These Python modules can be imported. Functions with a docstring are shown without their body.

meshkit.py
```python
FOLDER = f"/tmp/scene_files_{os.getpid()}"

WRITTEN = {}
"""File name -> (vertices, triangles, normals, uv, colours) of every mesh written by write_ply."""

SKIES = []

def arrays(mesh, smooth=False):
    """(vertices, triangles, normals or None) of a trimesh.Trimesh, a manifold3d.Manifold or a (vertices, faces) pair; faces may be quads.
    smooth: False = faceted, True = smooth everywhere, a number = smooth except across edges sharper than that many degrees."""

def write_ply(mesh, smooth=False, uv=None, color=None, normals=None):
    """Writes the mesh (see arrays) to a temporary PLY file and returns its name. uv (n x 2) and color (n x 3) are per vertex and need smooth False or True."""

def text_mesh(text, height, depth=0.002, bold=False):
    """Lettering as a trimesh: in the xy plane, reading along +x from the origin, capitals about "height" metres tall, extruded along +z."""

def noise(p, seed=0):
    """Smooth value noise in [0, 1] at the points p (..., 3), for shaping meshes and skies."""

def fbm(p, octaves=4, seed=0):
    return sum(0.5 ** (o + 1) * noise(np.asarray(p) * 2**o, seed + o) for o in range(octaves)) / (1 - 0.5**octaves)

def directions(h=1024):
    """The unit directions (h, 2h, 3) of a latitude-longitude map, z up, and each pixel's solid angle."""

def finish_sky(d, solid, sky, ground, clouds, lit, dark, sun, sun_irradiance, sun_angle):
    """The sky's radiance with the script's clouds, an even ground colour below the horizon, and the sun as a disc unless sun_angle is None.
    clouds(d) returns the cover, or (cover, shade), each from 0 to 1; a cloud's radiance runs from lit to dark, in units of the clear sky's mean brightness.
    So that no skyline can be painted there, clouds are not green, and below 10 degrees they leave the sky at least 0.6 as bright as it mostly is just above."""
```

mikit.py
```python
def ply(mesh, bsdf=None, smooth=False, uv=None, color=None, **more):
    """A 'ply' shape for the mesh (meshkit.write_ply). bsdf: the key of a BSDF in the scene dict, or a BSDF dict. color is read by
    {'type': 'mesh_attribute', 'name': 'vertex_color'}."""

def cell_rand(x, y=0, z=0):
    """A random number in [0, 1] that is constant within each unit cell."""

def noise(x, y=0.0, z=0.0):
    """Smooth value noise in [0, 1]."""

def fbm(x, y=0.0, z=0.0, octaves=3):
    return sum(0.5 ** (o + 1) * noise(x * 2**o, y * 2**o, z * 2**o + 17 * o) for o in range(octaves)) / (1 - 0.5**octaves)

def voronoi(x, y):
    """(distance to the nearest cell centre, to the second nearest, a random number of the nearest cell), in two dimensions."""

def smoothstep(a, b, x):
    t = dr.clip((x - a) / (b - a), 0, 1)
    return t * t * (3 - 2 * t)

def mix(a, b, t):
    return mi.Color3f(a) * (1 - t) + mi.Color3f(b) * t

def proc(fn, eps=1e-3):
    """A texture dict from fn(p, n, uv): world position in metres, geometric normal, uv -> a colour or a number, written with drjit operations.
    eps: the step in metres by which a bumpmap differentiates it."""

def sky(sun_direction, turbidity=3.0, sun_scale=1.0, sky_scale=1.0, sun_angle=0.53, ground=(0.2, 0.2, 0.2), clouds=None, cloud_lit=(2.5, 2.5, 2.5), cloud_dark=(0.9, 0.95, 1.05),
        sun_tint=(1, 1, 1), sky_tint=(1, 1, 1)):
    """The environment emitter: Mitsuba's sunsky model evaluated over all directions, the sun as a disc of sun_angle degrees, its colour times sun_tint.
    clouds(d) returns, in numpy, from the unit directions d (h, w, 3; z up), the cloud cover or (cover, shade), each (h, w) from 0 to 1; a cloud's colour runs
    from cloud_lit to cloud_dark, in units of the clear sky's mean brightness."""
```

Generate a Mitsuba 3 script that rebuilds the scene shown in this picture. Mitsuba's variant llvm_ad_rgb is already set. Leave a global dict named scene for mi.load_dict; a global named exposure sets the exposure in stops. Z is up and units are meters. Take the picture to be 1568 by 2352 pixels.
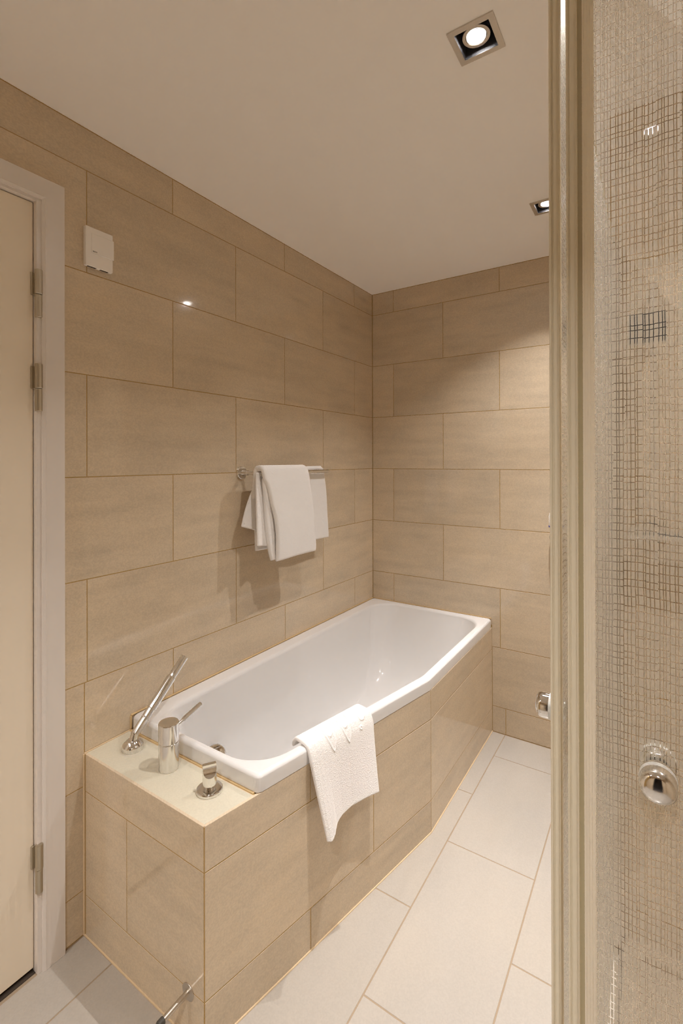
import math, random
import numpy as np, trimesh, manifold3d
import drjit as dr, mitsuba as mi
import mikit, meshkit
from mikit import noise, fbm, cell_rand, smoothstep, mix, proc
from shapely.geometry import Polygon, Point, box as sbox
from shapely.ops import unary_union

# ------------------------------------------------------------------ camera, light, exposure
exposure = 0.45
W_PX, H_PX = 1568, 2352
CAM = np.array([1.4063, -2.4829, 1.3894]); YAW, PITCH, ROLL = 0.58203, 0.00216, -0.00246
F_PX, SX, SY = 1098.46, -2.05, -119.37
fw = np.array([-math.sin(YAW) * math.cos(PITCH), math.cos(YAW) * math.cos(PITCH), math.sin(PITCH)])
rt = np.cross(fw, [0, 0, 1]); rt /= np.linalg.norm(rt); up = np.cross(rt, fw)
up = -math.sin(ROLL) * rt + math.cos(ROLL) * up
T = mi.ScalarTransform4f
scene, labels = {}, {}
scene['camera'] = {'type': 'perspective', 'fov': math.degrees(2 * math.atan(W_PX / 2 / F_PX)), 'fov_axis': 'x',
                   'principal_point_offset_x': -SX / W_PX, 'principal_point_offset_y': -SY / H_PX, 'near_clip': 0.02,
                   'to_world': T().look_at(origin=CAM.tolist(), target=(CAM + fw).tolist(), up=up.tolist())}
LAMP_RGB = np.array([1.0, 0.965, 0.945])
SPOT_I, DISC_L = 5.4, 90.0                      # W/sr of each halogen spot, radiance of its lens
LAMP_POWER = [1.08, 1.3, 1.2, 2.7, 0.95]
LAMP_XY = [(1.058, -1.3700), (1.058, -0.4950), (0.25, -2.90), (1.40, -3.00), (1.80, -1.40)]

# ------------------------------------------------------------------ dimensions
ZC = 2.3789                                       # ceiling
ROWS = [2.25302 - 0.303 * k for k in range(8)]    # joints between the tile courses
XR, YB = 2.25, -3.70                              # right wall, wall behind the camera
DOOR_Y0, DOOR_Y1, DOOR_Z = -2.76, -1.846, 2.105   # door opening in the left wall
NIB_Y0, NIB_Y1, NIB_X = -0.91, -0.79, 1.30        # shower's rear partition
DECK = 0.531
FRONT_X, FRONT_Y, KINK_Y, SIDE_X = 0.5198, -1.722, -0.8023, 0.702
TUB_Y = -1.572

# ------------------------------------------------------------------ helpers
def numbered(key):
    if key not in scene and key not in labels: return key
    i = 1
    while f'{key}_{i:03d}' in scene or f'{key}_{i:03d}' in labels: i += 1
    return f'{key}_{i:03d}'

def tag(key, label=None, cat=None, group=None, kind=None):
    d = labels.setdefault(key, {})
    for k, v in (('label', label), ('category', cat), ('group', group), ('kind', kind)):
        if v: d[k] = v
    return key

def thing(name, label, cat, group=None, kind=None):
    return tag(numbered(name), label, cat, group, kind)

def put(name, mesh, m, parent=None, smooth=False, label=None, **more):
    key = numbered(f'{parent}__{name}' if parent else name)
    d = mesh if isinstance(mesh, dict) else mikit.ply(mesh, m, smooth=smooth)
    scene[key] = {**d, **more}
    if label: tag(key, label)
    return key

def bx(x0, x1, y0, y1, z0, z1):
    m = trimesh.creation.box((x1 - x0, y1 - y0, z1 - z0)); m.apply_translation(((x0 + x1) / 2, (y0 + y1) / 2, (z0 + z1) / 2)); return m

def rbox(x0, x1, y0, y1, z0, z1, r=0.003, n=12):
    s = manifold3d.Manifold.sphere(r, n)
    pts = [s.translate((x, y, z)) for x in (x0 + r, x1 - r) for y in (y0 + r, y1 - r) for z in (z0 + r, z1 - r)]
    return tm(manifold3d.Manifold.batch_hull(pts))

def tm(man):
    m = man.to_mesh(); return trimesh.Trimesh(m.vert_properties[:, :3], m.tri_verts, process=False)

def man(mesh):
    return manifold3d.Manifold(manifold3d.Mesh(np.asarray(mesh.vertices, np.float32), np.asarray(mesh.faces, np.uint32)))

def frame(o, u, v, n):
    m = np.eye(4); m[:3, 0], m[:3, 1], m[:3, 2], m[:3, 3] = u, v, n, o; return m

def axis_frame(o, d):
    d = np.asarray(d, float); d /= np.linalg.norm(d)
    a = np.array([0, 0, 1.0]) if abs(d[2]) < .9 else np.array([1.0, 0, 0])
    u = np.cross(a, d); u /= np.linalg.norm(u)
    return frame(o, u, np.cross(d, u), d)

def lathe(prof, o=(0, 0, 0), d=(0, 0, 1), n=64):
    """prof: (radius, height) pairs; turned about d from o."""
    m = trimesh.creation.revolve(np.array(prof, float), sections=n)
    m.apply_transform(axis_frame(o, d)); return m

def rod(p0, p1, r, r1=None, n=40, c=0.0008):
    p0, p1 = np.asarray(p0, float), np.asarray(p1, float); L = np.linalg.norm(p1 - p0); r1 = r if r1 is None else r1
    return lathe([(0, 0), (r - c, 0), (r, c), (r1, L - c), (r1 - c, L), (0, L)], p0, p1 - p0, n)

def ext(poly, z0, z1):
    return trimesh.util.concatenate([_ext(g, z0, z1) for g in getattr(poly, 'geoms', [poly])])
def _ext(g, z0, z1):
    m = trimesh.creation.extrude_polygon(g, z1 - z0, engine='earcut'); m.apply_translation((0, 0, z0)); return m

def cat(*ms): return trimesh.util.concatenate(list(ms))

TILE_CACHE = {}
def tile(w, h, t=0.007, c=0.0005):
    """A tile with a small chamfer round its face: face at z = 0, corner at the origin."""
    k = (round(w, 4), round(h, 4), t, c)
    if k not in TILE_CACHE:
        v = [(x, y, z) for z, e in ((-t, 0), (-c, 0), (0, c)) for x, y in ((e, e), (w - e, e), (w - e, h - e), (e, h - e))]
        f = [(8, 9, 10), (8, 10, 11)]
        for a in (0, 4):
            for i in range(4):
                j = (i + 1) % 4; f += [(a + i, a + j, a + 4 + j), (a + i, a + 4 + j, a + 4 + i)]
        f += [(0, 2, 1), (0, 3, 2)]
        TILE_CACHE[k] = trimesh.Trimesh(np.array(v), np.array(f), process=False)
    return TILE_CACHE[k]

PLY_CACHE = {}
def put_tile(parent, w, h, m, o, u, v, n, mat):
    ms = tile(w, h); k = (round(w, 4), round(h, 4), mat)
    if k not in PLY_CACHE: PLY_CACHE[k] = mikit.ply(ms, mat)
    return put('tile', PLY_CACHE[k], mat, parent, to_world=T(frame(o, u, v, n).tolist()))

rng = random.Random(7)
TILE_MATS = ['tile_a', 'tile_b', 'tile_c']
FLOOR_MATS = ['floor_tile_a', 'floor_tile_b']

# ------------------------------------------------------------------ materials
def rgb(*c): return {'type': 'rgb', 'value': [float(x) for x in c]}
def principled(color, rough=0.5, **k):
    c = color if isinstance(color, dict) else rgb(*color)
    return {'type': 'twosided', 'b': {'type': 'principled', 'base_color': c, 'roughness': rough, **k}}

def stone(base, amp, seed, horizontal):
    base = np.array(base)
    def fn(p, n, uv):
        h = p.x + p.y + seed * 3.7
        v = p.z if horizontal else p.x * 0.0
        if horizontal:
            streak = fbm(h * 5.0, p.z * 34.0, seed, 3) - 0.5
            cloud = fbm(h * 7.0 + 9, p.z * 9.0, p.x * 3 - p.y * 3, 3) - 0.5
            speck = noise(h * 260, p.z * 330, seed) - 0.5
        else:
            streak = fbm(p.x * 14.0, p.y * 3.2, seed + 4, 3) - 0.5
            cloud = fbm(p.x * 5.0 + 3, p.y * 4.0, seed, 3) - 0.5
            speck = noise(p.x * 300, p.y * 300, seed) - 0.5
        k = 1 + amp * (0.55 * streak + 0.6 * cloud + 0.45 * speck)
        return mi.Color3f(float(base[0]) * k, float(base[1]) * k * (1 - 0.03 * cloud), float(base[2]) * k * (1 - 0.08 * cloud))
    return fn
WALL_C = np.array([0.568, 0.466, 0.34])
for i, (nm, g) in enumerate(zip(TILE_MATS, (1.0, 0.965, 1.03))):
    scene[nm] = principled(proc(stone(WALL_C * g, 0.29, i * 5 + 1, True)), 0.08, specular=0.5)
FLOOR_C = np.array([0.415, 0.378, 0.33])
for i, (nm, g) in enumerate(zip(FLOOR_MATS, (1.0, 0.97))):
    scene[nm] = principled(proc(stone(FLOOR_C * g, 0.14, i * 5 + 2, False)), 0.26, specular=0.45)
scene['deck_tile'] = principled(proc(stone(np.array([0.57, 0.53, 0.42]), 0.12, 3, False)), 0.3, specular=0.4)
scene['grout'] = principled((0.40, 0.27, 0.115), 0.85, specular=0.2)
scene['floor_grout'] = principled((0.33, 0.255, 0.18), 0.85, specular=0.2)
scene['edge_grout'] = principled((0.62, 0.475, 0.30), 0.6, specular=0.3)
scene['sealant'] = principled((0.58, 0.42, 0.22), 0.45, specular=0.4)
scene['tray_beige'] = principled((0.50, 0.42, 0.32), 0.4, specular=0.4)
scene['plaster'] = principled((0.80, 0.77, 0.73), 0.9, specular=0.15)
scene['enamel'] = principled((0.70, 0.69, 0.68), 0.06, specular=0.55, clearcoat=0.4, clearcoat_gloss=0.95)
scene['chrome'] = {'type': 'twosided', 'b': {'type': 'roughconductor', 'material': 'none', 'alpha': 0.02, 'specular_reflectance': rgb(.80, .79, .775)}}
scene['brushed_steel'] = principled((0.60, 0.55, 0.49), 0.34, metallic=1.0)
scene['hinge_steel'] = principled((0.52, 0.47, 0.38), 0.34, metallic=1.0)
scene['dark_reflector'] = principled((0.03, 0.029, 0.033), 0.5, specular=0.25)
scene['door_paint'] = principled((0.76, 0.68, 0.56), 0.42, specular=0.4)
scene['trim_paint'] = principled((0.675, 0.63, 0.59), 0.3, specular=0.5)
scene['white_plastic'] = principled((0.80, 0.77, 0.73), 0.4, specular=0.4)
scene['dark_print'] = principled((0.07, 0.045, 0.035), 0.7)
scene['dark_void'] = principled((0.05, 0.035, 0.025), 0.9)
scene['dark_hall'] = principled((0.12, 0.10, 0.09), 0.8)
scene['black_rubber'] = principled((0.045, 0.04, 0.032), 0.55)
scene['blue_print'] = principled((0.06, 0.07, 0.33), 0.5)
scene['clear_band'] = principled((0.55, 0.55, 0.52), 0.3, specular=0.6)
scene['seal_plastic'] = principled((0.68, 0.62, 0.485), 0.42, specular=0.5)
scene['seal_dark'] = principled((0.42, 0.36, 0.22), 0.35, specular=0.5)
scene['seal_rib'] = {'type': 'principledthin', 'base_color': rgb(.95, .90, .79), 'roughness': .35, 'spec_trans': .2, 'diff_trans': .5}
scene['terry'] = principled((0.76, 0.74, 0.72), 0.95, specular=0.1, sheen=0.5)
scene['lens'] = principled((0.9, 0.9, 0.9), 0.2)

def glass_lines(horizontal_axis, seed):
    """1 on the clear lines of the etched net, 0 in its frosted cells."""
    def fn(p, n, uv):
        s = (p.x if horizontal_axis == 'x' else p.y) * 1.0
        s = s + 0.0006 * (noise(p.z * 55, s * 20, seed) - 0.5)
        a = s / 0.0035
        i = dr.floor(a); f = a - i
        j0 = 0.5 + 0.55 * (cell_rand(i, seed) - 0.5)
        wv = 0.125
        vline = 1 - smoothstep(wv * 0.75, wv * 1.25, dr.abs(f - j0))
        col = dr.floor(a * 0.34 + 0.5 * noise(p.z * 9, seed))
        zz = p.z + 0.0042 * (noise(s * 38, p.z * 3, seed) - 0.5) + 0.0026 * (cell_rand(col, dr.floor(p.z / 0.05)) - 0.5)
        b = zz / 0.0086
        k = dr.floor(b); g = b - k
        j1 = 0.5 + 0.45 * (cell_rand(k, seed + 7) - 0.5)
        wh = 0.057
        hline = 1 - smoothstep(wh * 0.75, wh * 1.25, dr.abs(g - j1))
        return dr.maximum(vline, hline)
    return fn
FROST = {'type': 'principledthin', 'base_color': rgb(.90, .885, .82), 'roughness': 0.42, 'spec_trans': 0.72, 'diff_trans': 1.1, 'eta': 1.5}
for ax in 'xy':
    scene['etched_glass_' + ax] = {'type': 'blendbsdf', 'weight': proc(glass_lines(ax, 3 if ax == 'x' else 11)),
                                   'bsdf_0': FROST, 'bsdf_1': {'type': 'thindielectric', 'int_ior': 1.5}}

# ------------------------------------------------------------------ the shell
G = 0.0009                                        # grout lies this far behind the tile faces
JF, JW = 0.0042, 0.003                                        # joint width
X_, Y_, Z_ = np.eye(3)
def wall_poly(us, zs, hole=None):
    p = sbox(us[0], zs[0], us[1], zs[1]); return p.difference(hole) if hole is not None else p

# left wall (x = 0): slab with the door opening
pl = wall_poly((YB - .12, .12), (-.1, ZC + .1), sbox(DOOR_Y0, -.2, DOOR_Y1, DOOR_Z))
m = ext(pl, -0.12, -G); m.apply_transform(frame((0, 0, 0), Y_, Z_, X_))
tag(put('wall_left', m, 'grout'), kind='structure')
m = bx(-.0, XR, G, .12, -.1, ZC + .1)
tag(put('wall_back', m, 'grout'), kind='structure')
tag(put('wall_right', bx(XR + G, XR + .12, YB - .12, .12, -.1, ZC + .1), 'grout'), kind='structure')
m = ext(sbox(0, -.1, XR, ZC + .1).difference(sbox(.95, -.2, 1.80, 2.08)), 0, .12); m.apply_transform(frame((0, YB, 0), X_, Z_, -Y_))
tag(put('wall_front', m, 'tile_a'), kind='structure')
hall = cat(bx(.6, 2.1, YB - 1.6, YB - 1.5, 0, 2.3), bx(.5, .6, YB - 1.5, YB - .12, 0, 2.3), bx(2.1, 2.2, YB - 1.5, YB - .12, 0, 2.3), bx(.5, 2.2, YB - 1.6, YB - .12, 2.3, 2.4), bx(.5, 2.2, YB - 1.6, YB - .12, -.12, -.001))
tag(put('wall_hall', hall, 'dark_hall'), kind='structure')
tag(put('wall_shower', bx(NIB_X + G, XR, NIB_Y0 + G, NIB_Y1, 0, ZC), 'grout'), kind='structure')

# ceiling with openings for the lamps
cp = sbox(-.12, YB - .12, XR + .12, .12)
for x, y in LAMP_XY: cp = cp.difference(sbox(x - .041, y - .041, x + .041, y + .041))
tag(put('ceiling', ext(cp, ZC, ZC + .02), 'plaster'), kind='structure')
tag(put('floor', bx(-.12, XR + .12, YB - .12, .12, -.12, -G), 'floor_grout'), kind='structure')

def lay(parent, n_axis, bands, u_lim, mats, o_fn, u, v, n, cut=None):
    """bands: (z0, z1, [joints]) -> one tile for each field between joints."""
    for z0, z1, js in bands:
        js = [u_lim[0]] + [j for j in sorted(js) if u_lim[0] + .01 < j < u_lim[1] - .01] + [u_lim[1]]
        for a, b in zip(js, js[1:]):
            q = cut(a, b, z0, z1) if cut else [(a, b, z0, z1)]
            for (a2, b2, c2, d2) in q:
                e0 = JW / 2; w, h = b2 - a2 - JW, d2 - c2 - JW
                if w < .004 or h < .004: continue
                put_tile(parent, w, h, None, o_fn(a2 + e0, c2 + e0), u, v, n, rng.choice(mats))

def courses(a0, b0, sgn, lo, hi, last_shift=0.0):
    zs = [ZC - .002] + ROWS + [0.001]
    pat = ['a', 'b', 'a', 'b', 'a', 'b', 'a', 'b', 'a']
    out = []
    for i, k in enumerate(pat):
        s = a0 if k == 'a' else b0
        js = [sgn * (s + .603 * q) + (last_shift if i == 8 else 0) for q in range(-2, 8)]
        out.append((zs[i + 1], zs[i], js))
    return out
def ell(parent, segs, fr):
    """one L-shaped tile: two neighbouring fields, the left one cut off lower down."""
    e = JW / 2; (a1, b1, c1, d1_), (a2, b2, c2, _) = segs
    pg = Polygon([(a1 + e, c1), (b1, c1), (b1, c2 + e), (b2 - e, c2 + e), (b2 - e, d1_ - e), (a1 + e, d1_ - e)])
    mm = ext(pg, -.007, 0); mm.apply_transform(fr(None))
    put('tile', mm, rng.choice(TILE_MATS), parent)
def cut_left(a, b, z0, z1):
    """left wall: nothing behind the bathtub's surround, nothing in the doorway."""
    out = []
    y_d, y_t = -1.783, -1.7205
    segs = [s for s in ((a, min(b, y_d)), (max(a, y_d), min(b, y_t)), (max(a, y_t), b)) if s[1] - s[0] > .004]
    for s in segs:
        mid = (s[0] + s[1]) / 2; lo = z0
        if mid < y_d: lo = max(z0, DOOR_Z + .05)
        elif mid > y_t: lo = max(z0, .5325)
        if z1 - lo > .01: out.append((s[0], s[1], lo, z1))
    if len(out) == 3 and abs(out[1][2] - out[2][2]) < 1e-6: out = [out[0], (out[1][0], out[2][1], out[1][2], out[1][3])]
    if len(out) == 2 and out[0][2] > out[1][2] + .01 and out[1][2] < 2.0 and out[0][2] > 2.0:
        ell('wall_left', out, lambda mm: frame((0, 0, 0), Y_, Z_, X_)); return []
    merged = []
    for s in out:
        if merged and abs(merged[-1][1] - s[0]) < 1e-6 and abs(merged[-1][2] - s[2]) < 1e-6: merged[-1] = (merged[-1][0], s[1], s[2], s[3])
        else: merged.append(s)
    return merged
lay('wall_left', 0, courses(.2035, .5062, -1, 0, 0), (-2.72, -.001), TILE_MATS, lambda y, z: (0, y, z), Y_, Z_, X_, cut_left)
def cut_back(a, b, z0, z1):
    out = []
    for s in ((a, min(b, SIDE_X)), (max(a, SIDE_X), b)):
        if s[1] - s[0] < .004: continue
        lo = max(z0, .545) if s[1] <= SIDE_X + 1e-6 else z0
        if z1 - lo > .01: out.append((s[0], s[1], lo, z1))
    if len(out) == 2 and abs(out[0][2] - out[1][2]) < 1e-6: out = [(a, b, out[0][2], z1)]
    elif len(out) == 2: ell('wall_back', out, lambda mm: frame((0, 0, 0), X_, Z_, -Y_)); out = []
    return out
lay('wall_back', 1, courses(.1401, .4408, 1, 0, 0, .026), (.001, XR - .001), TILE_MATS, lambda x, z: (x, 0, z), X_, Z_, -Y_, cut_back)
lay('wall_right', 0, courses(.25, .55, 1, 0, 0), (.001, -YB - .001), TILE_MATS, lambda q, z: (XR, -q, z), -Y_, Z_, -X_)
lay('wall_shower', 1, courses(.30, .60, 1, 0, 0), (NIB_X + .002, XR - .001), TILE_MATS, lambda x, z: (x, NIB_Y0, z), X_, Z_, -Y_)
for z0, z1 in zip([.001] + ROWS[::-1], ROWS[::-1] + [ZC - .002]):   # end face of the partition
    put_tile('wall_shower', NIB_Y1 - NIB_Y0 - .004, z1 - z0 - JW, None, (NIB_X, NIB_Y1 - .002, z0 + JW / 2), -Y_, Z_, -X_, rng.choice(TILE_MATS))

# floor tiles: columns along y, half-bond
COLS = [0.002, 0.145, 0.4575, 0.766, 1.068, 1.370, 1.672, 1.974, XR]
for ci, (x0, x1) in enumerate(zip(COLS, COLS[1:])):
    off = -0.2035 if ci % 2 == 1 else -0.5165
    if ci == 4: off = -0.5165
    if ci == 3: off = -0.2035
    if ci == 2: off = -0.5165
    js = [YB] + sorted(off - .603 * k for k in range(-1, 7) if YB + .02 < off - .603 * k < -.005) + [-.001]
    for a, b in zip(js, js[1:]):
        # leave out what lies wholly under the bathtub's surround or the partition
        if x1 <= FRONT_X and a > FRONT_Y: continue
        if x0 > NIB_X and a > NIB_Y0 and b < NIB_Y1: continue
        put_tile('floor', x1 - x0 - JF, b - a - JF, None, (x0 + JF / 2, a + JF / 2, 0), X_, Y_, Z_, rng.choice(FLOOR_MATS))

# ------------------------------------------------------------------ door with its frame (left wall)
d1 = 'door_1'
tag(d1, 'cream flush door with three steel hinges, cut off by the left edge of the photo', kind='structure')
LEAF_Y1 = -1.8535
put('leaf', rbox(-.052, -.012, DOOR_Y0 + .0105, LEAF_Y1, .012, 2.0978, .002), 'door_paint', d1, smooth=30)
# jambs and head lining the opening, then the flat architrave on the wall face
def portal(y0, y1, z1, t, x0, x1):
    """a three-sided frame round the opening y0..y1, height z1, members t wide, between x0 and x1."""
    p = sbox(y0 - t, 0.0, y1 + t, z1 + t).difference(sbox(y0, -.1, y1, z1))
    mm = ext(p, x0, x1); mm.apply_transform(frame((0, 0, 0), Y_, Z_, X_)); return mm
put('jamb', portal(DOOR_Y0 + .0085, -1.8518, 2.0998, .0113, -.115, .0045), 'trim_paint', d1)
put('rebate', portal(DOOR_Y0 + .02, DOOR_Y1 - .017, 2.088, .012, -.115, -.054), 'trim_paint', d1)
tr = 'trim_1'
tag(tr, 'white painted flat door architrave around the cream door', kind='structure')
AY0, AY1, AZ = -1.8405, -1.7815, 2.1655            # inner edge, outer edge, top of the architrave
AI = 2.1065
prof = [(0, .0), (0, .010), (.0075, .0135), (.009, .0125), (.0585, .0125), (.059, .012), (.059, .0)]   # across the board: (distance from its inner edge, depth)
def architrave(side):
    """one mitred board: its profile swept along one side of the opening."""
    sec = []
    for d, x in prof:
        if side == 'right': a, b = (x, AY0 + d, 0.0005), (x, AY0 + d, AI + d)
        elif side == 'left': a, b = (x, DOOR_Y0 - .005 - d, 0.0005), (x, DOOR_Y0 - .005 - d, AI + d)
        else: a, b = (x, AY0 + d, AI + d), (x, DOOR_Y0 - .005 - d, AI + d)
        sec.append((a, b))
    n = len(sec); v = [s[0] for s in sec] + [s[1] for s in sec]
    f = []
    for i in range(n):
        j = (i + 1) % n; f += [(i, j, n + j), (i, n + j, n + i)]
    f += [(0, i + 1, i) for i in range(1, n - 1)] + [(n, n + i, n + i + 1) for i in range(1, n - 1)]
    mm = trimesh.Trimesh(np.array(v, float), np.array(f)); mm.fix_normals(); return mm
for s in ('right', 'top', 'left'): put('board', architrave(s), 'trim_paint', tr)
put('threshold', bx(-.12, -.006, DOOR_Y0 + .009, -1.852, -.02, .0012), 'dark_void', d1)
# hinges
for z0, z1 in ((1.782, 1.912), (1.527, 1.656), (.222, .352)):
    y = -1.8475; zm = z0 + (z1 - z0) * .485; x = .0062
    h = put('hinge', cat(lathe([(0, 0), (.0085, 0), (.0098, .0015), (.0098, z1 - zm - .002), (.009, z1 - zm), (0, z1 - zm)], (x, y, zm), (0, 0, 1), 40)), 'hinge_steel', d1, smooth=30, label='steel lift-off door hinge')
    put('lower_barrel', lathe([(0, 0), (.008, 0), (.0092, .0012), (.0092, zm - z0 - .003), (.008, zm - z0 - .001), (0, zm - z0 - .001)], (x - .0005, y, z0), (0, 0, 1), 40), 'hinge_steel', h, smooth=30)
    put('leaf_plate', rbox(-.0125, -.006, y - .0135, y + .002, zm - .001, z1 - .006, .0015), 'hinge_steel', h, smooth=30)

# ------------------------------------------------------------------ tiled surround of the bathtub
ts = thing('tub_surround', 'beige tiled surround boxing in the white bathtub, with a ledge that carries the taps', 'tub surround')
foot = Polygon([(0.0, 0.0), (SIDE_X, 0.0), (SIDE_X, KINK_Y), (FRONT_X, FRONT_Y), (0.0, FRONT_Y)])
core = foot.buffer(-G, join_style=2)
ledge = core.intersection(sbox(-1, -3, 2, TUB_Y + .10))
hollow = core.buffer(-.03, join_style=2).intersection(sbox(-1, TUB_Y + .03, 2, 1))
put('core', cat(ext(core.difference(hollow), 0, .528), ext(core.intersection(sbox(-1, -3, 2, TUB_Y)), .5, DECK - .001)), 'grout', ts)
ZT0, ZT1, Z_TOP = .119, .4225, .5315
n_sl = np.array([-(FRONT_Y - KINK_Y), (FRONT_X - SIDE_X), 0.0]); n_sl /= np.linalg.norm(n_sl)
u_sl = np.array([SIDE_X - FRONT_X, KINK_Y - FRONT_Y, 0.0]); L_SL = np.linalg.norm(u_sl); u_sl /= L_SL
s713, s858 = (-1.394 - FRONT_Y) / u_sl[1], (-1.125 - FRONT_Y) / u_sl[1]
P_FR = np.array([FRONT_X, FRONT_Y, 0])
def panel(o, u, n, L, joints, edge=(0.0, 0.0)):
    for (z0, z1), js in zip(((.001, ZT0), (ZT0, ZT1), (ZT1, Z_TOP + .0015)), joints):
        js = [edge[0]] + js + [L - edge[1]]
        for a, b in zip(js, js[1:]):
            put_tile(ts, b - a - JW, z1 - z0 - JW, None, tuple(np.array(o) + u * (a + JW / 2) + Z_ * (z0 + JW / 2)), u, Z_, n, rng.choice(TILE_MATS))
panel((0, FRONT_Y, 0), X_, -Y_, FRONT_X, ([], [.2115], []), (.007, .001))
panel(P_FR, u_sl, n_sl, L_SL, ([s713], [s858], [s713]), (.001, 0))
panel((SIDE_X, KINK_Y, 0), Y_, X_, -KINK_Y, ([], [], [.623]))
# ledge top: one pale tile set in a line of edge grout
top = Polygon([(.004, FRONT_Y + .006), (FRONT_X - .007, FRONT_Y + .006), (FRONT_X - .007 + .02 * 1.43 + .0, TUB_Y - .008), (.004, TUB_Y - .008)])
put('ledge_tile', ext(top, DECK - .008, DECK), 'deck_tile', ts, label='pale cream tile on top of the ledge')
rimline = foot.intersection(sbox(-1, -3, 2, TUB_Y - .004)).buffer(-.0012, join_style=2)
put('edge_grout', ext(rimline.difference(top.buffer(-.001)), DECK - .006, DECK - .0008), 'edge_grout', ts, label='ochre grout line along the ledge')
# floor and wall sealant
lines = [((.0, FRONT_Y, 0), (FRONT_X, FRONT_Y, 0)), ((FRONT_X, FRONT_Y, 0), (SIDE_X, KINK_Y, 0)), ((SIDE_X, KINK_Y, 0), (SIDE_X, 0, 0))]
seal = [rod(np.array(a) + [0, 0, .0008], np.array(b) + [0, 0, .0008], .003, n=8) for a, b in lines]
seal.append(rod((.0008, FRONT_Y - .0008, .001), (.0008, FRONT_Y - .0008, .53), .0030, n=8))
seal.append(rod((.0005, FRONT_Y, DECK), (.0005, TUB_Y, DECK), .0026, n=8))
put('sealant', cat(*seal), 'edge_grout', ts, smooth=40)

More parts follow.
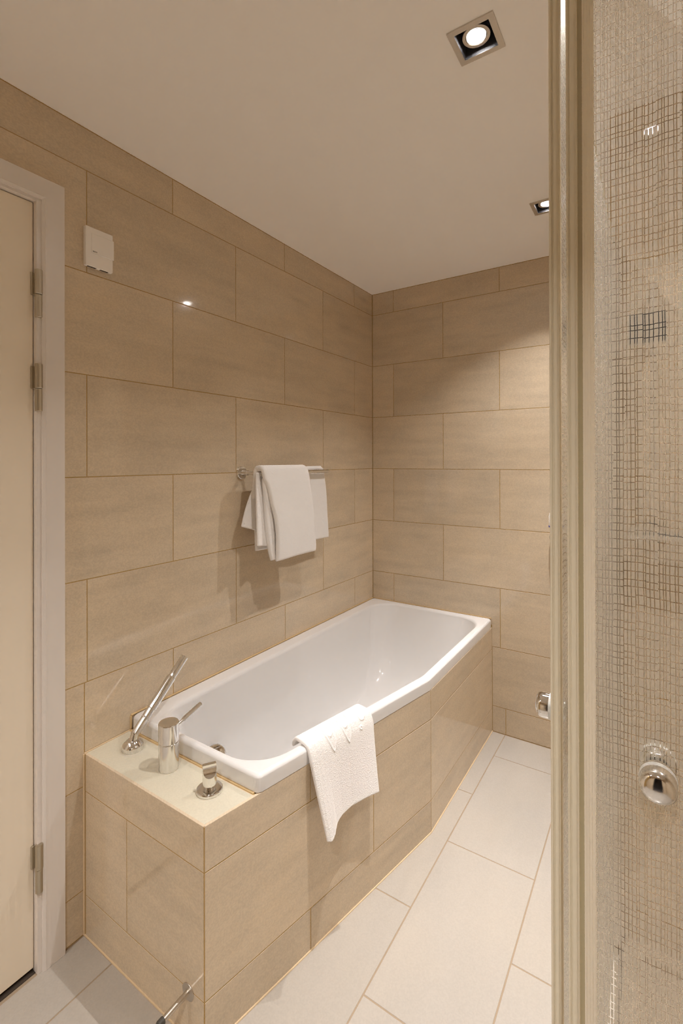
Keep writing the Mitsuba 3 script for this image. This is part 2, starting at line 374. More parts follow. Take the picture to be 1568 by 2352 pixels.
# ------------------------------------------------------------------ bathtub
tub = thing('bathtub', 'white enamel bathtub with a tapered foot end, set into the beige tiled surround', 'bathtub')
def rounded(pts, r):
    p = Polygon(pts); return p.buffer(-r, join_style=2).buffer(r, quad_segs=24) if np.isscalar(r) else p
x_at = lambda y, inset=0.0: min(SIDE_X, FRONT_X + (y - FRONT_Y) * (SIDE_X - FRONT_X) / (KINK_Y - FRONT_Y)) - inset
E0 = .001
outer = Polygon([(E0, -E0), (SIDE_X - E0, -E0), (SIDE_X - E0, KINK_Y - .01), (x_at(TUB_Y, -.001), TUB_Y), (E0, TUB_Y)])
outer = outer.buffer(-.018, join_style=2).buffer(.018, quad_segs=16)
inner = Polygon([(.072, -.043), (.662, -.043), (.662, KINK_Y + .005), (x_at(-1.541, .037), -1.541), (.072, -1.541)])
inner = inner.buffer(-.125, join_style=2).buffer(.125, quad_segs=32).intersection(sbox(-1, -1.541, 2, 1))
base = Polygon([(.17, -.36), (.56, -.36), (.56, KINK_Y), (.45, -1.42), (.17, -1.42)]).buffer(-.11, join_style=2).buffer(.11, quad_segs=32)
CT = np.array([.34, -.82])
NA = 720
ang = np.linspace(0, 2 * np.pi, NA, endpoint=False)
def radial(poly):
    c = np.array(poly.exterior.coords) - CT
    th = np.unwrap(np.arctan2(c[:, 1], c[:, 0]))
    if th[-1] < th[0]: c, th = c[::-1], th[::-1]
    out = np.zeros(NA)
    for i in range(len(c) - 1):
        a, b = c[i], c[i + 1]; d = b - a
        for s in (-1, 0, 1, 2):
            lo, hi = th[i] + 2 * np.pi * 0, th[i + 1]
            k = np.where((ang + 2 * np.pi * (s - 1) >= lo - 1e-9) & (ang + 2 * np.pi * (s - 1) <= hi + 1e-9))[0]
            for q in k:
                e = np.array([math.cos(ang[q]), math.sin(ang[q])])
                den = e[0] * d[1] - e[1] * d[0]
                if abs(den) > 1e-12: out[q] = max(out[q], (a[0] * d[1] - a[1] * d[0]) / den)
    return out
# more samples where the outline has corners
RO, RI, RB = radial(outer), radial(inner), radial(base)
rings = []
RT = .578
rings.append((radial(outer.buffer(-.02, join_style=2)), .536)); rings.append((RO, .5335)); rings.append((RO, .552))
for t in np.linspace(0.15, 1, 7):
    a = t * np.pi / 2; ro = .013
    rings.append((radial(outer.buffer(-ro * (1 - math.cos(a)), join_style=2)), RT - ro + ro * math.sin(a)))
rings.append((radial(inner.buffer(.018)), RT - .0008))
for t in np.linspace(0.0, 1, 8):
    a = t * np.pi / 2; ri = .014
    rings.append((radial(inner.buffer(ri * (1 - math.sin(a)))), RT - .001 - ri + ri * math.cos(a)))
z_in, z_b = RT - .001 - .014, .165
from scipy.interpolate import PchipInterpolator
PS, PD = zip((0, 0), (.012, .035), (.10, .25), (.215, .5), (.335, .70), (.47, .845), (.64, .94), (.82, .985), (1.0, 1.0))
pt = np.linspace(0, 1, len(PS)); fs, fd = PchipInterpolator(pt, PS), PchipInterpolator(pt, PD)
for t in np.linspace(0.02, 1, 48): rings.append((RI * (1 - fs(t)) + RB * fs(t), z_in - (z_in - z_b) * fd(t)))
for s in (.8, .5, .2): rings.append((RB * s, z_b - .004 * (1 - s)))
V = np.concatenate([np.stack([CT[0] + r * np.cos(ang), CT[1] + r * np.sin(ang), np.full(NA, z)], 1) for r, z in rings] + [[[CT[0], CT[1], z_b - .005]]])
Fc = []
for k in range(len(rings) - 1):
    i = np.arange(NA); j = (i + 1) % NA; a, b = k * NA, (k + 1) * NA
    Fc.append(np.stack([a + i, a + j, b + j], 1)); Fc.append(np.stack([a + i, b + j, b + i], 1))
i = np.arange(NA); Fc.append(np.stack([(len(rings) - 1) * NA + i, (len(rings) - 1) * NA + (i + 1) % NA, np.full(NA, len(V) - 1)], 1))
put('shell', trimesh.Trimesh(V, np.concatenate(Fc), process=False), 'enamel', tub, smooth=50)
# filler and overflow rosette on the inside of the foot end, waste at the bottom
put('filler_rosette', lathe([(0, .058), (.014, .058), (.022, .055), (.029, .048), (.0325, .038), (.0335, .026), (.0335, 0), (0, 0)], (.318, -1.537, .517), Y_, 48), 'chrome', tub, smooth=35, label='chrome round bath filler inside the foot end')
put('waste', lathe([(0, .006), (.02, .006), (.032, .003), (.034, 0), (0, 0)], (.32, -1.22, .161), (0, 0, 1), 48), 'chrome', tub, smooth=35)
put('sealant', cat(rod((.004, TUB_Y - .0015, DECK - .0004), (x_at(TUB_Y) - .012, TUB_Y - .0015, DECK - .0004), .0042, n=10),
                   rod((.0025, TUB_Y, .578), (.0025, -.003, .578), .0032, n=8), rod((.002, -.0025, .578), (SIDE_X - .004, -.0025, .578), .0025, n=8),
                   rod((.0015, TUB_Y, .535), (.0015, TUB_Y, .575), .003, n=8)), 'sealant', tub, smooth=40, label='ochre sealant joint round the bathtub')

# ------------------------------------------------------------------ taps on the ledge
hs = thing('hand_shower', 'chrome stick hand shower leaning in its holder on the ledge', 'hand shower')
B = np.array([.0995, -1.630, DECK])
put('holder_base', lathe([(0, 0), (.0295, 0), (.030, .001), (.030, .012), (.0285, .0165), (.018, .0265), (.0155, .028), (0, .028)], B, (0, 0, 1), 56), 'chrome', hs, smooth=30)
d_up = np.array([.02, .12, .19]); knee = B + np.array([0, .008, .042]); 
top_p = np.array([.0995, -1.441, .742]); dd = (top_p - knee) / np.linalg.norm(top_p - knee); Lh = np.linalg.norm(top_p - knee)
put('holder_elbow', cat(rod(B + [0, .001, .022], knee, .0125, n=32), trimesh.creation.icosphere(3, .0127).apply_translation(knee), rod(knee, knee + dd * .045, .0125, .0122, n=32)), 'chrome', hs, smooth=35)
put('joint_ring', cat(rod(knee + dd * .045, knee + dd * .0475, .0131), rod(knee + dd * .049, knee + dd * .0745, .0128)), 'chrome', hs, smooth=35)
put('handle', lathe([(0, .0745), (.0125, .0745), (.0148, .0765), (.0148, .1765), (.0135, .178), (0, .178)], knee, dd, 48), 'chrome', hs, smooth=30)
put('spray_stick', lathe([(0, .176), (.0118, .176), (.0128, .188), (.0128, Lh - .001), (.0118, Lh), (.0095, Lh), (.009, Lh - .002), (0, Lh - .002)], knee, dd, 48), 'chrome', hs, smooth=30)
side = np.cross(dd, X_); side = -side / np.linalg.norm(side) if side[2] > 0 else side / np.linalg.norm(side)
nz = [trimesh.creation.icosphere(1, .0016).apply_translation(knee + dd * (.194 + .0048 * k) + side * .0126 + X_ * o + (-side) * (.0003 if o else 0)) for k in range(11) for o in (-.003, .003)]
put('nozzles', cat(*nz), 'black_rubber', hs, smooth=True, label='rows of small spray nozzles')
tag(hs + '__nozzles', kind='stuff')

mx = thing('bath_mixer', 'chrome cylindrical single-lever bath mixer standing in the middle of the ledge', 'tap')
M = np.array([.2652, -1.6282, DECK])
put('body', lathe([(0, 0), (.0262, 0), (.0272, .001), (.0272, .0735), (.0268, .0745), (.0255, .0755), (.0255, .0765), (0, .0765)], M, (0, 0, 1), 72), 'chrome', mx, smooth=30)
cap = put('cap', lathe([(0, .0770), (.0268, .0770), (.0275, .078), (.0275, .1265), (.0262, .1285), (0, .1285)], M, (0, 0, 1), 72), 'chrome', mx, smooth=30)
LE = np.array([.2640, -1.5135, .662]); LS = M + [0, .026, .107]; ld = (LE - LS) / np.linalg.norm(LE - LS); LL = np.linalg.norm(LE - LS)
put('lever', lathe([(0, 0), (.0038, 0), (.0042, .02), (.0062, .028), (.0066, .030), (.0066, LL - .001), (.0058, LL), (0, LL)], LS, ld, 40), 'chrome', cap, smooth=30)

dv = thing('diverter_valve', 'chrome valve handle with scooped grip on a round rosette, right end of the ledge', 'tap')
D = np.array([.4327, -1.6287, DECK])
put('rosette', lathe([(0, 0), (.0330, 0), (.0338, .001), (.0338, .0065), (.0322, .0085), (.0255, .0095), (.0140, .0085), (0, .0085)], D, (0, 0, 1), 72), 'chrome', dv, smooth=30)
put('neck', lathe([(0, .006), (.0125, .006), (.0125, .0165), (.0155, .018), (0, .018)], D, (0, 0, 1), 56), 'chrome', dv, smooth=30)
kn = man(lathe([(0, .0175), (.0165, .0175), (.0178, .019), (.0178, .0690), (.0168, .0705), (0, .0705)], D, (0, 0, 1), 72))
dv_dir = np.array([.83, -.55, 0]); dv_dir /= np.linalg.norm(dv_dir); perp = np.array([-dv_dir[1], dv_dir[0], 0])
for sg in (1, -1):
    cyl = trimesh.creation.cylinder(.026, .08, sections=72); cyl.apply_transform(axis_frame(D + dv_dir * sg * .0305 + Z_ * .064, perp)); 
    kn = kn - man(cyl)
put('grip', tm(kn), 'chrome', dv, smooth=32)

# ------------------------------------------------------------------ door stop on the ledge front
ds = thing('door_stop', 'steel rod door stop with black rubber tip, low on the tiled ledge front', 'door stop')
S0 = np.array([.4632, FRONT_Y, .113])
put('rosette', lathe([(0, 0), (.0195, 0), (.0200, .0008), (.0196, .0018), (0, .0022)], S0, -Y_, 48), 'brushed_steel', ds, smooth=30)
put('rod', rod(S0, S0 - Y_ * .073, .0066), 'brushed_steel', ds, smooth=30)
put('tip', lathe([(0, .0), (.0078, .0), (.0082, .001), (.0082, .013), (.0070, .0145), (0, .0148)], S0 - Y_ * .070, -Y_, 40), 'black_rubber', ds, smooth=30, label='black rubber tip')

# ------------------------------------------------------------------ thermostat box on the left wall
tb = thing('wall_sensor', 'small white wall control box beside the door, near the ceiling', 'thermostat')
TY0, TY1, TZ0, TZ1 = -1.7230, -1.6385, 1.9680, 2.0845
put('housing', rbox(.0, .0145, TY0, TY1, TZ0, TZ1, .0025), 'white_plastic', tb, smooth=35)
put('cover', rbox(.003, .0160, TY0 + .0165, TY1 + .0030, 2.0075, 2.0670, .0022), 'white_plastic', tb, smooth=35)
tx = meshkit.text_mesh('duco', .0042, .0004, bold=True); tx.apply_transform(frame((.0159, TY0 + .0195, 2.0120), Y_, Z_, X_))
put('lettering', tx, 'dark_print', tb, label='tiny dark lettering')
for k in (0, 1): put('vent', bx(.004, .011, TY0 + .008 + k * .038, TY0 + .034 + k * .038, TZ0 - .0004, TZ0 + .002), 'dark_void', tb)

# ------------------------------------------------------------------ towel rail on the left wall
tr_ = thing('towel_rail', 'chrome towel rail on the wall above the bathtub, carrying the white towel', 'towel rail')
RZ, RX, RY0, RY1 = 1.3425, .118, -1.083, -.628
for yy in (RY0, -.70):
    r_ = put('rosette', lathe([(0, 0), (.0250, 0), (.0258, .001), (.0258, .009), (.0245, .0105), (.0110, .0115), (0, .0115)], (0, yy, RZ), X_, 56), 'chrome', tr_, smooth=30)
    put('arm', cat(rod((.008, yy, RZ), (.040, yy, RZ), .0105), rod((.038, yy, RZ), (RX, yy, RZ), .0080)), 'chrome', tr_, smooth=30)
put('bar', cat(rod((RX, RY0, RZ), (RX, RY1 - .008, RZ), .0080), trimesh.creation.icosphere(3, .0080).apply_translation((RX, RY0, RZ)), trimesh.creation.icosphere(3, .0080).apply_translation((RX, RY1 - .008, RZ))), 'chrome', tr_, smooth=35)

# ------------------------------------------------------------------ cloth
def cloth(P, thick, edge=None, bump=.0008, freq=330, seed=0, relief=None):
    """P: (nu, nv, 3) mid surface. A closed mesh of that thickness with rounded edges and a terry pile."""
    nu, nv, _ = P.shape
    du, dv_ = np.gradient(P, axis=0), np.gradient(P, axis=1)
    N = np.cross(du, dv_); N /= np.linalg.norm(N, axis=2, keepdims=True) + 1e-12
    lu = np.concatenate([np.zeros((1, nv)), np.cumsum(np.linalg.norm(np.diff(P, axis=0), axis=2), 0)])
    lv = np.concatenate([np.zeros((nu, 1)), np.cumsum(np.linalg.norm(np.diff(P, axis=1), axis=2), 1)], 1)
    r = thick / 2 if edge is None else edge
    d = np.minimum(np.minimum(lu, lu[-1] - lu), np.minimum(lv, lv[:, -1:] - lv))
    h = thick / 2 * np.sqrt(np.clip(1 - (1 - np.clip(d / r, 0, 1)) ** 2, 0, 1))
    k = np.clip(d / r, .15, 1)
    rel = relief if relief is not None else 0
    A = P + N * (h + bump * k * (meshkit.noise(P * freq, seed) - .5) * 2 + rel)[..., None]
    Bk = P - N * (h + bump * k * (meshkit.noise(P * freq + 50, seed) - .5) * 2)[..., None]
    v = np.concatenate([A.reshape(-1, 3), Bk.reshape(-1, 3)])
    i, j = np.meshgrid(np.arange(nu - 1), np.arange(nv - 1), indexing='ij')
    a = (i * nv + j).ravel(); b = ((i + 1) * nv + j).ravel(); c = ((i + 1) * nv + j + 1).ravel(); e = (i * nv + j + 1).ravel(); n = nu * nv
    f = [np.stack([a, b, c], 1), np.stack([a, c, e], 1), np.stack([a + n, c + n, b + n], 1), np.stack([a + n, e + n, c + n], 1)]
    ring = np.concatenate([np.arange(nv), np.arange(1, nu) * nv + nv - 1, (nu - 1) * nv + np.arange(nv - 2, -1, -1), np.arange(nu - 2, -1, -1) * nv])
    p, q = ring[:-1], ring[1:]
    f += [np.stack([p, q, q + n], 1), np.stack([p, q + n, p + n], 1)]
    return trimesh.Trimesh(v, np.concatenate(f), process=False)

def resample(pts, n):
    pts = np.asarray(pts, float); s = np.concatenate([[0], np.cumsum(np.linalg.norm(np.diff(pts, axis=0), axis=1))])
    from scipy.interpolate import PchipInterpolator
    t = np.linspace(0, s[-1], n); return np.stack([PchipInterpolator(s, pts[:, k])(t) for k in range(pts.shape[1])], 1)

tw = thing('towel', 'white terry hand towel folded over the chrome towel rail', 'towel')
def hang(left, right, nu, nv):
    """rows between two polylines (left edge, right edge), top to bottom."""
    a, b = resample(left, nv), resample(right, nv)
    t = np.linspace(0, 1, nu)[:, None, None]; return a[None] * (1 - t) + b[None] * t
# the thick front fold, from behind the rail over it and down
arc = lambda y, s: [(RX - .030, y - .002, RZ - .10), (RX - .024, y, RZ - .03), (RX - .021, y, RZ + .004), (RX - .010, y, RZ + .0195), (RX + .004, y + .001, RZ + .0200), (RX + .017, y + .002, RZ + .012), (RX + .024, y + .006, RZ - .02)]
L1 = arc(-1.108, 0) + [(RX + .028, -1.096, RZ - .035), (RX + .032, -1.070, RZ - .118), (RX + .036, -1.050, RZ - .190), (RX + .038, -1.043, RZ - .263), (RX + .036, -1.044, RZ - .349)]
R1 = arc(-.824, 0) + [(RX + .027, -.816, RZ - .06), (RX + .032, -.807, RZ - .125), (RX + .035, -.797, RZ - .26), (RX + .036, -.789, RZ - .32), (RX + .035, -.792, RZ - .346)]
P1 = hang(L1, R1, 280, 440)
uu, vv = np.meshgrid(np.linspace(0, 1, 280), np.linspace(0, 1, 440), indexing='ij')
P1[..., 0] += .004 * np.sin(uu * 7 + 1) * np.clip(vv - .3, 0, 1) - .006 * np.exp(-(uu / .08) ** 2) * np.clip(vv - .45, 0, 1)
m1 = cloth(P1, .022, edge=.012, bump=.0008, freq=560, seed=1)
put('front_fold', m1, 'terry', tw, smooth=True)
# its inner layer, peeping out at the left edge
L2 = [(RX + .016, -1.100, RZ - .02), (RX + .014, -1.091, RZ - .088), (RX + .012, -1.081, RZ - .192), (RX + .014, -1.066, RZ - .297), (RX + .018, -1.054, RZ - .347)]
R2 = [(RX + .016, -.95, RZ - .01), (RX + .010, -.94, RZ - .10), (RX + .010, -.93, RZ - .20), (RX + .010, -.92, RZ - .30), (RX + .016, -.91, RZ - .338)]
put('inner_fold', cloth(hang(L2, R2, 130, 320), .021, edge=.0105, bump=.0008, freq=560, seed=2), 'terry', tw, smooth=True)
# the rear half, hanging between the rail and the wall
arc2 = lambda y: [(RX - .012, y, RZ + .0185), (RX - .022, y, RZ + .010), (RX - .028, y, RZ - .02)]
L3 = arc2(-1.100) + [(RX - .036, -1.095, RZ - .12), (RX - .042, -1.085, RZ - .22), (RX - .044, -1.08, RZ - .31)]
R3 = [(RX - .020, -.660, RZ + .020), (RX - .026, -.640, RZ + .012), (RX - .029, -.625, RZ - .025), (RX - .034, -.600, RZ - .12), (RX - .038, -.585, RZ - .22), (RX - .038, -.574, RZ - .322)]
P3 = hang(L3, R3, 440, 320)
uu, vv = np.meshgrid(np.linspace(0, 1, 440), np.linspace(0, 1, 320), indexing='ij')
P3[..., 0] += .004 * np.sin(uu * 11 + .6) * vv
put('rear_fold', cloth(P3, .016, edge=.009, bump=.0008, freq=560, seed=3), 'terry', tw, smooth=True)
# two pleats of the open edge at the left
L4 = [(RX - .006, -1.116, RZ + .003), (RX - .002, -1.122, RZ - .06), (RX + .000, -1.124, RZ - .15), (RX + .001, -1.124, RZ - .25), (RX + .001, -1.124, RZ - .280)]
R4 = [(RX - .004, -1.060, RZ + .006), (RX + .002, -1.058, RZ - .06), (RX + .006, -1.052, RZ - .15), (RX + .006, -1.046, RZ - .25), (RX + .006, -1.044, RZ - .292)]
P4 = hang(L4, R4, 50, 140)
uu, vv = np.meshgrid(np.linspace(0, 1, 50), np.linspace(0, 1, 140), indexing='ij')
band = np.where((vv > .34) & (vv < .62), .0014 * np.sin(vv * 130), 0)
P4[..., 0] += .006 * np.cos(uu * 6.0) * (.3 + vv)
put('pleat', cloth(P4, .009, edge=.005, bump=.0009, seed=4, relief=band), 'terry', tw, smooth=True)
L5 = [(RX - .028, -1.082, RZ - .006), (RX - .036, -1.098, RZ - .053), (RX - .041, -1.1175, RZ - .097), (RX - .044, -1.141, RZ - .156), (RX - .045, -1.1545, RZ - .205)]
R5 = [(RX - .010, -1.075, RZ - .002), (RX - .012, -1.075, RZ - .07), (RX - .014, -1.076, RZ - .13), (RX - .015, -1.077, RZ - .18), (RX - .015, -1.078, RZ - .2320)]
P5 = hang(L5, R5, 60, 110)
uu, vv = np.meshgrid(np.linspace(0, 1, 60), np.linspace(0, 1, 110), indexing='ij')
band = np.where((vv > .30) & (vv < .62), .0014 * np.sin(vv * 90), 0)
put('pleat', cloth(P5, .008, edge=.005, bump=.0008, seed=5, relief=band), 'terry', tw, smooth=True)

bm = thing('bath_mat', 'white terry bath mat draped over the rim of the bathtub, with an embossed pattern', 'bath mat')
nu, nv = 300, 430
U = np.linspace(0, 1, nu)
def mat_line(u):
    """profile across the rim at position u along it: (offset along n_sl from the panel plane, along u_sl, z)."""
    yl, yr = -1.408, -1.142
    y0 = yl + (yr - yl) * u
    sl = (y0 - FRONT_Y) / u_sl[1]
    zb = np.interp(u, [0, .06, .11, .17, .28, .5, .75, 1.0], [.335, .332, .336, .350, .360, .362, .360, .357])
    sway = np.interp(u, [0, .06, .14, .3, .6, 1.0], [.024, .017, .010, .004, -.006, -.018])   # along the rim, at the bottom
    off = np.interp(u, [0, .07, .13, .22, .36, .55, .8, 1.0], [.056, .064, .062, .049, .040, .036, .043, .052])
    th = .0095
    pts = [(-.062, 0, .5600), (-.054, 0, .5780 + .002), (-.044, 0, .578 + th * .75), (-.020, 0, .578 + th * .7), (-.004, 0, .576 + th * .6), (.0065, 0, .568), (.0115, 0, .553)]
    for t in (.15, .35, .6, .8, 1.0):
        pts.append((.0125 + (off - .0125) * t ** 1.1 + .003 * math.sin(u * 5.5) * t * (1 - t), sway * t, .553 - (.553 - zb) * t))
    return resample([(a, b + sl, z) for a, b, z in pts], nv)
Q = np.stack([mat_line(u) for u in U])
PM = P_FR[None, None] + n_sl[None, None] * Q[..., :1] + u_sl[None, None] * Q[..., 1:2] + Z_[None, None] * Q[..., 2:3]
# embossed scrollwork: two scalloped points and a ring
uu, vv = np.meshgrid(U, np.linspace(0, 1, nv), indexing='ij')
su, sv = (uu - .5) * .29, (vv - .30) * .36
rel = np.zeros_like(uu)
def stroke(dist, w=.0026): return .0024 * np.exp(-(dist / w) ** 2)
for cx in (-.048, .020):
    for sg in (-1, 1):
        t = np.clip((sv + .055) / .09, 0, 1)
        xx = cx + sg * .030 * (1 - t) ** .7
        rel = np.maximum(rel, np.where((sv > -.055) & (sv < .037), stroke(su - xx), 0))
    rel = np.maximum(rel, stroke(np.abs(np.hypot(su - cx + .004, (sv + .028) * .8) - .013)))
rel = np.maximum(rel, stroke(np.abs(np.hypot(su - .095, (sv + .02)) - .012)))
rel = np.maximum(rel, stroke(np.abs(np.hypot(su - .080, (sv - .012)) - .005)))
put('cloth', cloth(PM[:, ::-1], .0125, edge=.006, bump=.0006, freq=600, seed=8, relief=rel[:, ::-1]), 'terry', bm, smooth=True)

# ------------------------------------------------------------------ soap dispenser on the back wall
sd = thing('soap_dispenser', 'white soap bottle with dark blue ring, half hidden by the shower door edge', 'soap dispenser')
SC = np.array([1.019, -.062, 0])
put('bottle', lathe([(0, .985), (.012, .985), (.020, 1.00), (.024, 1.03), (.026, 1.06), (.0325, 1.075), (.0335, 1.10), (.0335, 1.128), (.030, 1.142), (.018, 1.150), (0, 1.152)], SC, Z_, 56), 'white_plastic', sd, smooth=35)
put('ring', lathe([(.0333, 1.078), (.0340, 1.078), (.0342, 1.0795), (.0342, 1.083), (.0333, 1.0845)], SC, Z_, 56), 'blue_print', sd, smooth=30, label='dark blue ring')
put('holder', cat(rod((SC[0], 0, 1.03), (SC[0], -.036, 1.03), .012), lathe([(.0262, 1.022), (.031, 1.022), (.031, 1.038), (.0266, 1.038)], SC, Z_, 48), rod((SC[0], .001, 1.03), (SC[0], -.008, 1.03), .024)), 'chrome', sd, smooth=30)

# ------------------------------------------------------------------ shower: two etched glass doors meeting at a corner
GX, GY, GZ0, GZ1 = 1.3092, -1.880, .062, 2.003
def sheet(o, u, v, w, h, nu=1, nv=1):
    o, u, v = map(lambda a: np.asarray(a, float), (o, u, v))
    return trimesh.Trimesh(np.array([o, o + u * w, o + u * w + v * h, o + v * h]), np.array([[0, 1, 2], [0, 2, 3]]), process=False)
KZ = 1.060
def knob(parent, o, n):
    for s in (1, -1):
        k = put('knob', lathe([(0, .003), (.0120, .003), (.0125, .004), (.0125, .008), (.0150, .010), (.0165, .013), (.0165, .030), (.0160, .0335), (.0142, .0365), (.0110, .0385), (.006, .0396), (0, .0400)], o, np.array(n) * s, 56), 'chrome', parent, smooth=30, label='round chrome knob')
        put('band', lathe([(.0163, .0165), (.0168, .0168), (.0168, .0222), (.0163, .0225)], o, np.array(n) * s, 56), 'clear_band', k, smooth=30)
da = thing('shower_door', 'net-patterned etched glass shower door seen almost edge on, farther of the two', 'shower door')
put('glass', sheet((GX, GY + .010, GZ0), Y_, Z_, NIB_Y0 - GY - .030, GZ1 - GZ0), 'etched_glass_y', da)
put('edge_strip', bx(GX - .003, GX + .003, GY + .0095, NIB_Y0 - .02, GZ1, GZ1 + .0015), 'seal_plastic', da)
def rounded_bar(parts): return unary_union([sbox(*p[:4]).buffer(-p[4]).buffer(p[4], quad_segs=6) for p in parts])
sA = rounded_bar([(1.3044, -1.8880, 1.3148, -1.8690, .0018), (1.3044, -1.8905, 1.3074, -1.8840, .0013), (1.3084, -1.8896, 1.3136, -1.8840, .0020)])
put('magnetic_seal', ext(sA, GZ0 - .005, GZ1 + .002), 'seal_plastic', da, smooth=45, label='translucent beige closing strip')
knob(da, (GX, -1.792, KZ), X_)
put('hinge_profile', rbox(GX - .016, GX + .016, NIB_Y0 - .026, NIB_Y0 - .0005, .03, GZ1, .003), 'brushed_steel', da, smooth=30)

db = thing('shower_door', 'net-patterned etched glass shower door facing the camera at the right edge', 'shower door')
x0g = 1.3415
put('glass', sheet((x0g, GY, GZ0), X_, Z_, XR - .03 - x0g, GZ1 - GZ0), 'etched_glass_x', db)
put('edge_strip', bx(x0g, XR - .03, GY - .003, GY + .003, GZ1, GZ1 + .0015), 'seal_plastic', db)
sB = rounded_bar([(1.3228, -1.8880, 1.3338, -1.8690, .0018), (1.3226, -1.8902, 1.3250, -1.8840, .0011), (1.3258, -1.8896, 1.3322, -1.8840, .0022)])
put('magnetic_seal', ext(sB, GZ0 - .005, GZ1 + .002), 'seal_plastic', db, smooth=45, label='translucent beige closing strip')
put('seal_web', bx(1.3336, 1.3385, -1.8835, -1.8765, GZ0 - .005, GZ1 + .002), 'seal_dark', db)
ribs = [bx(1.3385 + .0030 * k, 1.3403 + .0030 * k, -1.8846, -1.8834, GZ0 - .005, GZ1 + .002) for k in range(4)]
put('seal_lip', cat(bx(1.3383, 1.3502, -1.8836, -1.8828, GZ0 - .005, GZ1 + .002), *ribs), 'seal_rib', db)
knob(db, (1.4075, GY, 1.064), -Y_)
put('hinge_profile', rbox(XR - .032, XR - .0005, GY - .016, GY + .016, .03, GZ1, .003), 'brushed_steel', db, smooth=30)

st = thing('shower_tray', 'shower tray behind the net-patterned etched glass doors', 'shower tray')
tp = sbox(GX + .022, GY + .022, XR - .001, NIB_Y0 - .001)
put('tray', cat(ext(tp.difference(tp.buffer(-.04)), .001, .05), ext(tp.buffer(-.039), .001, .03)), 'tray_beige', st)

sm = thing('shower_mixer', 'chrome thermostatic bar mixer on the rear shower wall, behind the etched glass', 'tap')
put('bar', rod((1.345, NIB_Y0 - .055, 1.195), (1.62, NIB_Y0 - .055, 1.195), .021), 'chrome', sm, smooth=30)
for x in (1.405, 1.56): put('connector', cat(rod((x, NIB_Y0, 1.195), (x, NIB_Y0 - .045, 1.195), .014), rod((x, NIB_Y0, 1.195), (x, NIB_Y0 - .010, 1.195), .031)), 'chrome', sm, smooth=30)
sr = thing('shower_rail', 'chrome shower riser rail with a square head, behind the etched glass', 'shower rail')
put('rail', rod((1.405, NIB_Y0 - .05, 1.24), (1.405, NIB_Y0 - .05, 1.86), .010), 'chrome', sr, smooth=30)
for z in (1.26, 1.84): put('bracket', rod((1.405, NIB_Y0, z), (1.405, NIB_Y0 - .05, z), .012), 'chrome', sr, smooth=30)
hd = put('head', rbox(1.345, 1.435, NIB_Y0 - .105, NIB_Y0 - .085, 1.690, 1.775, .004), 'chrome', sr, smooth=30)
put('face', rbox(1.350, 1.430, NIB_Y0 - .107, NIB_Y0 - .104, 1.695, 1.770, .0012), 'black_rubber', hd, smooth=30)
put('slider', rod((1.405, NIB_Y0 - .03, 1.73), (1.405, NIB_Y0 - .088, 1.73), .014), 'chrome', sr, smooth=30)

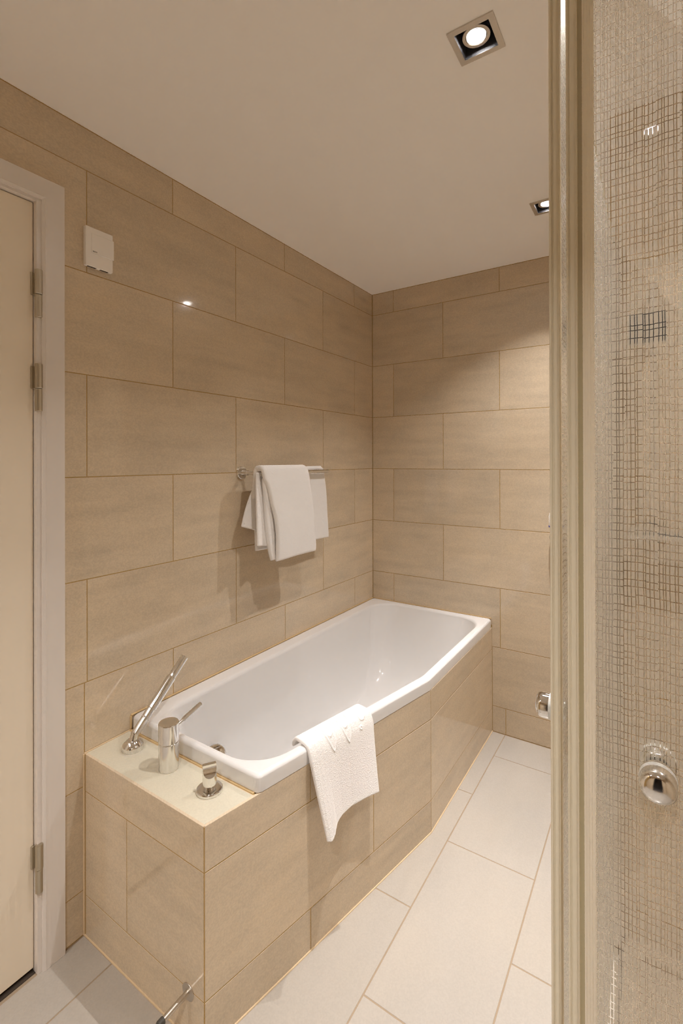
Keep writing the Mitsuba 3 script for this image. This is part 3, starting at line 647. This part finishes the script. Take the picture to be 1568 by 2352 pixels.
# ------------------------------------------------------------------ recessed ceiling lamps
LAMP_LABELS = ['square brushed-steel ceiling spotlight nearest the camera, above the bathtub side', 'square ceiling spotlight near the back wall, half hidden by the shower door edge',
               'square ceiling spotlight by the door, behind the camera', 'square ceiling spotlight above the shower entrance, behind the camera', 'square ceiling spotlight above the shower', 'square ceiling spotlight near the door']
for i, (x, y) in enumerate(LAMP_XY):
    lp = thing('ceiling_spotlight', LAMP_LABELS[i], 'ceiling light', 'recessed ceiling spotlights')
    o, q = .0535, .0400
    fr = sbox(x - o, y - o, x + o, y + o).difference(sbox(x - q, y - q, x + q, y + q))
    put('frame', ext(fr, ZC - .0035, ZC - .0002), 'brushed_steel', lp)
    # tapered dark reflector box
    a, b, h = .0400, .031, .045
    v = [(x + sx * a, y + sy * a, ZC - .003) for sx, sy in ((-1, -1), (1, -1), (1, 1), (-1, 1))] + [(x + sx * b, y + sy * b, ZC + h) for sx, sy in ((-1, -1), (1, -1), (1, 1), (-1, 1))]
    f = [t for k in range(4) for t in ((k, (k + 1) % 4, 4 + (k + 1) % 4), (k, 4 + (k + 1) % 4, 4 + k))] + [(4, 5, 6), (4, 6, 7)]
    put('reflector', trimesh.Trimesh(np.array(v), np.array(f), process=False), 'dark_reflector', lp)
    zl = ZC + .0065
    put('gimbal', lathe([(.0245, 0), (.0315, 0), (.0320, .001), (.0320, .004), (.0245, .004)], (x, y, zl), Z_, 56), 'brushed_steel', lp, smooth=30)
    put('clip', lathe([(.0218, -.0008), (.0226, -.0008), (.0226, .0), (.0218, .0)], (x, y, zl), Z_, 48), 'brushed_steel', lp, smooth=30)
    put('lamp_body', lathe([(.0225, .001), (.0235, .002), (.0235, .012), (.012, .034), (0, .034)], (x, y, zl), Z_, 48), 'brushed_steel', lp, smooth=30)
    an = np.linspace(0, 2 * np.pi, 49)[:-1]
    lv = np.concatenate([[[x, y, zl + .0005]], np.stack([x + .0226 * np.cos(an), y + .0226 * np.sin(an), np.full(48, zl + .0012)], 1)])
    lf = np.array([(0, 1 + (k + 1) % 48, 1 + k) for k in range(48)])
    put('lens', trimesh.Trimesh(lv, lf, process=False), 'lens', lp, emitter={'type': 'area', 'radiance': rgb(*(DISC_L * LAMP_RGB)), 'sampling_weight': 0.04})
    # the halogen's light: a wide soft cone, and the bright core of the beam
    for nm, share, cut, bw, wt in (('beam', .76, 56.0, 6.0, [1.0, .8, .6, 1.2, .3][i]), ('beam_core', .85, 27.0, 8.0, .6)):
        if nm == 'beam_core' and i > 1: continue
        scene[f'{lp}__{nm}'] = {'type': 'spot', 'intensity': rgb(*(SPOT_I * share * LAMP_POWER[i] * LAMP_RGB)), 'cutoff_angle': cut, 'beam_width': bw, 'sampling_weight': wt,
                                'to_world': T().look_at(origin=[x, y, ZC - .0045], target=[x, y, 0], up=[0, 1, 0])}
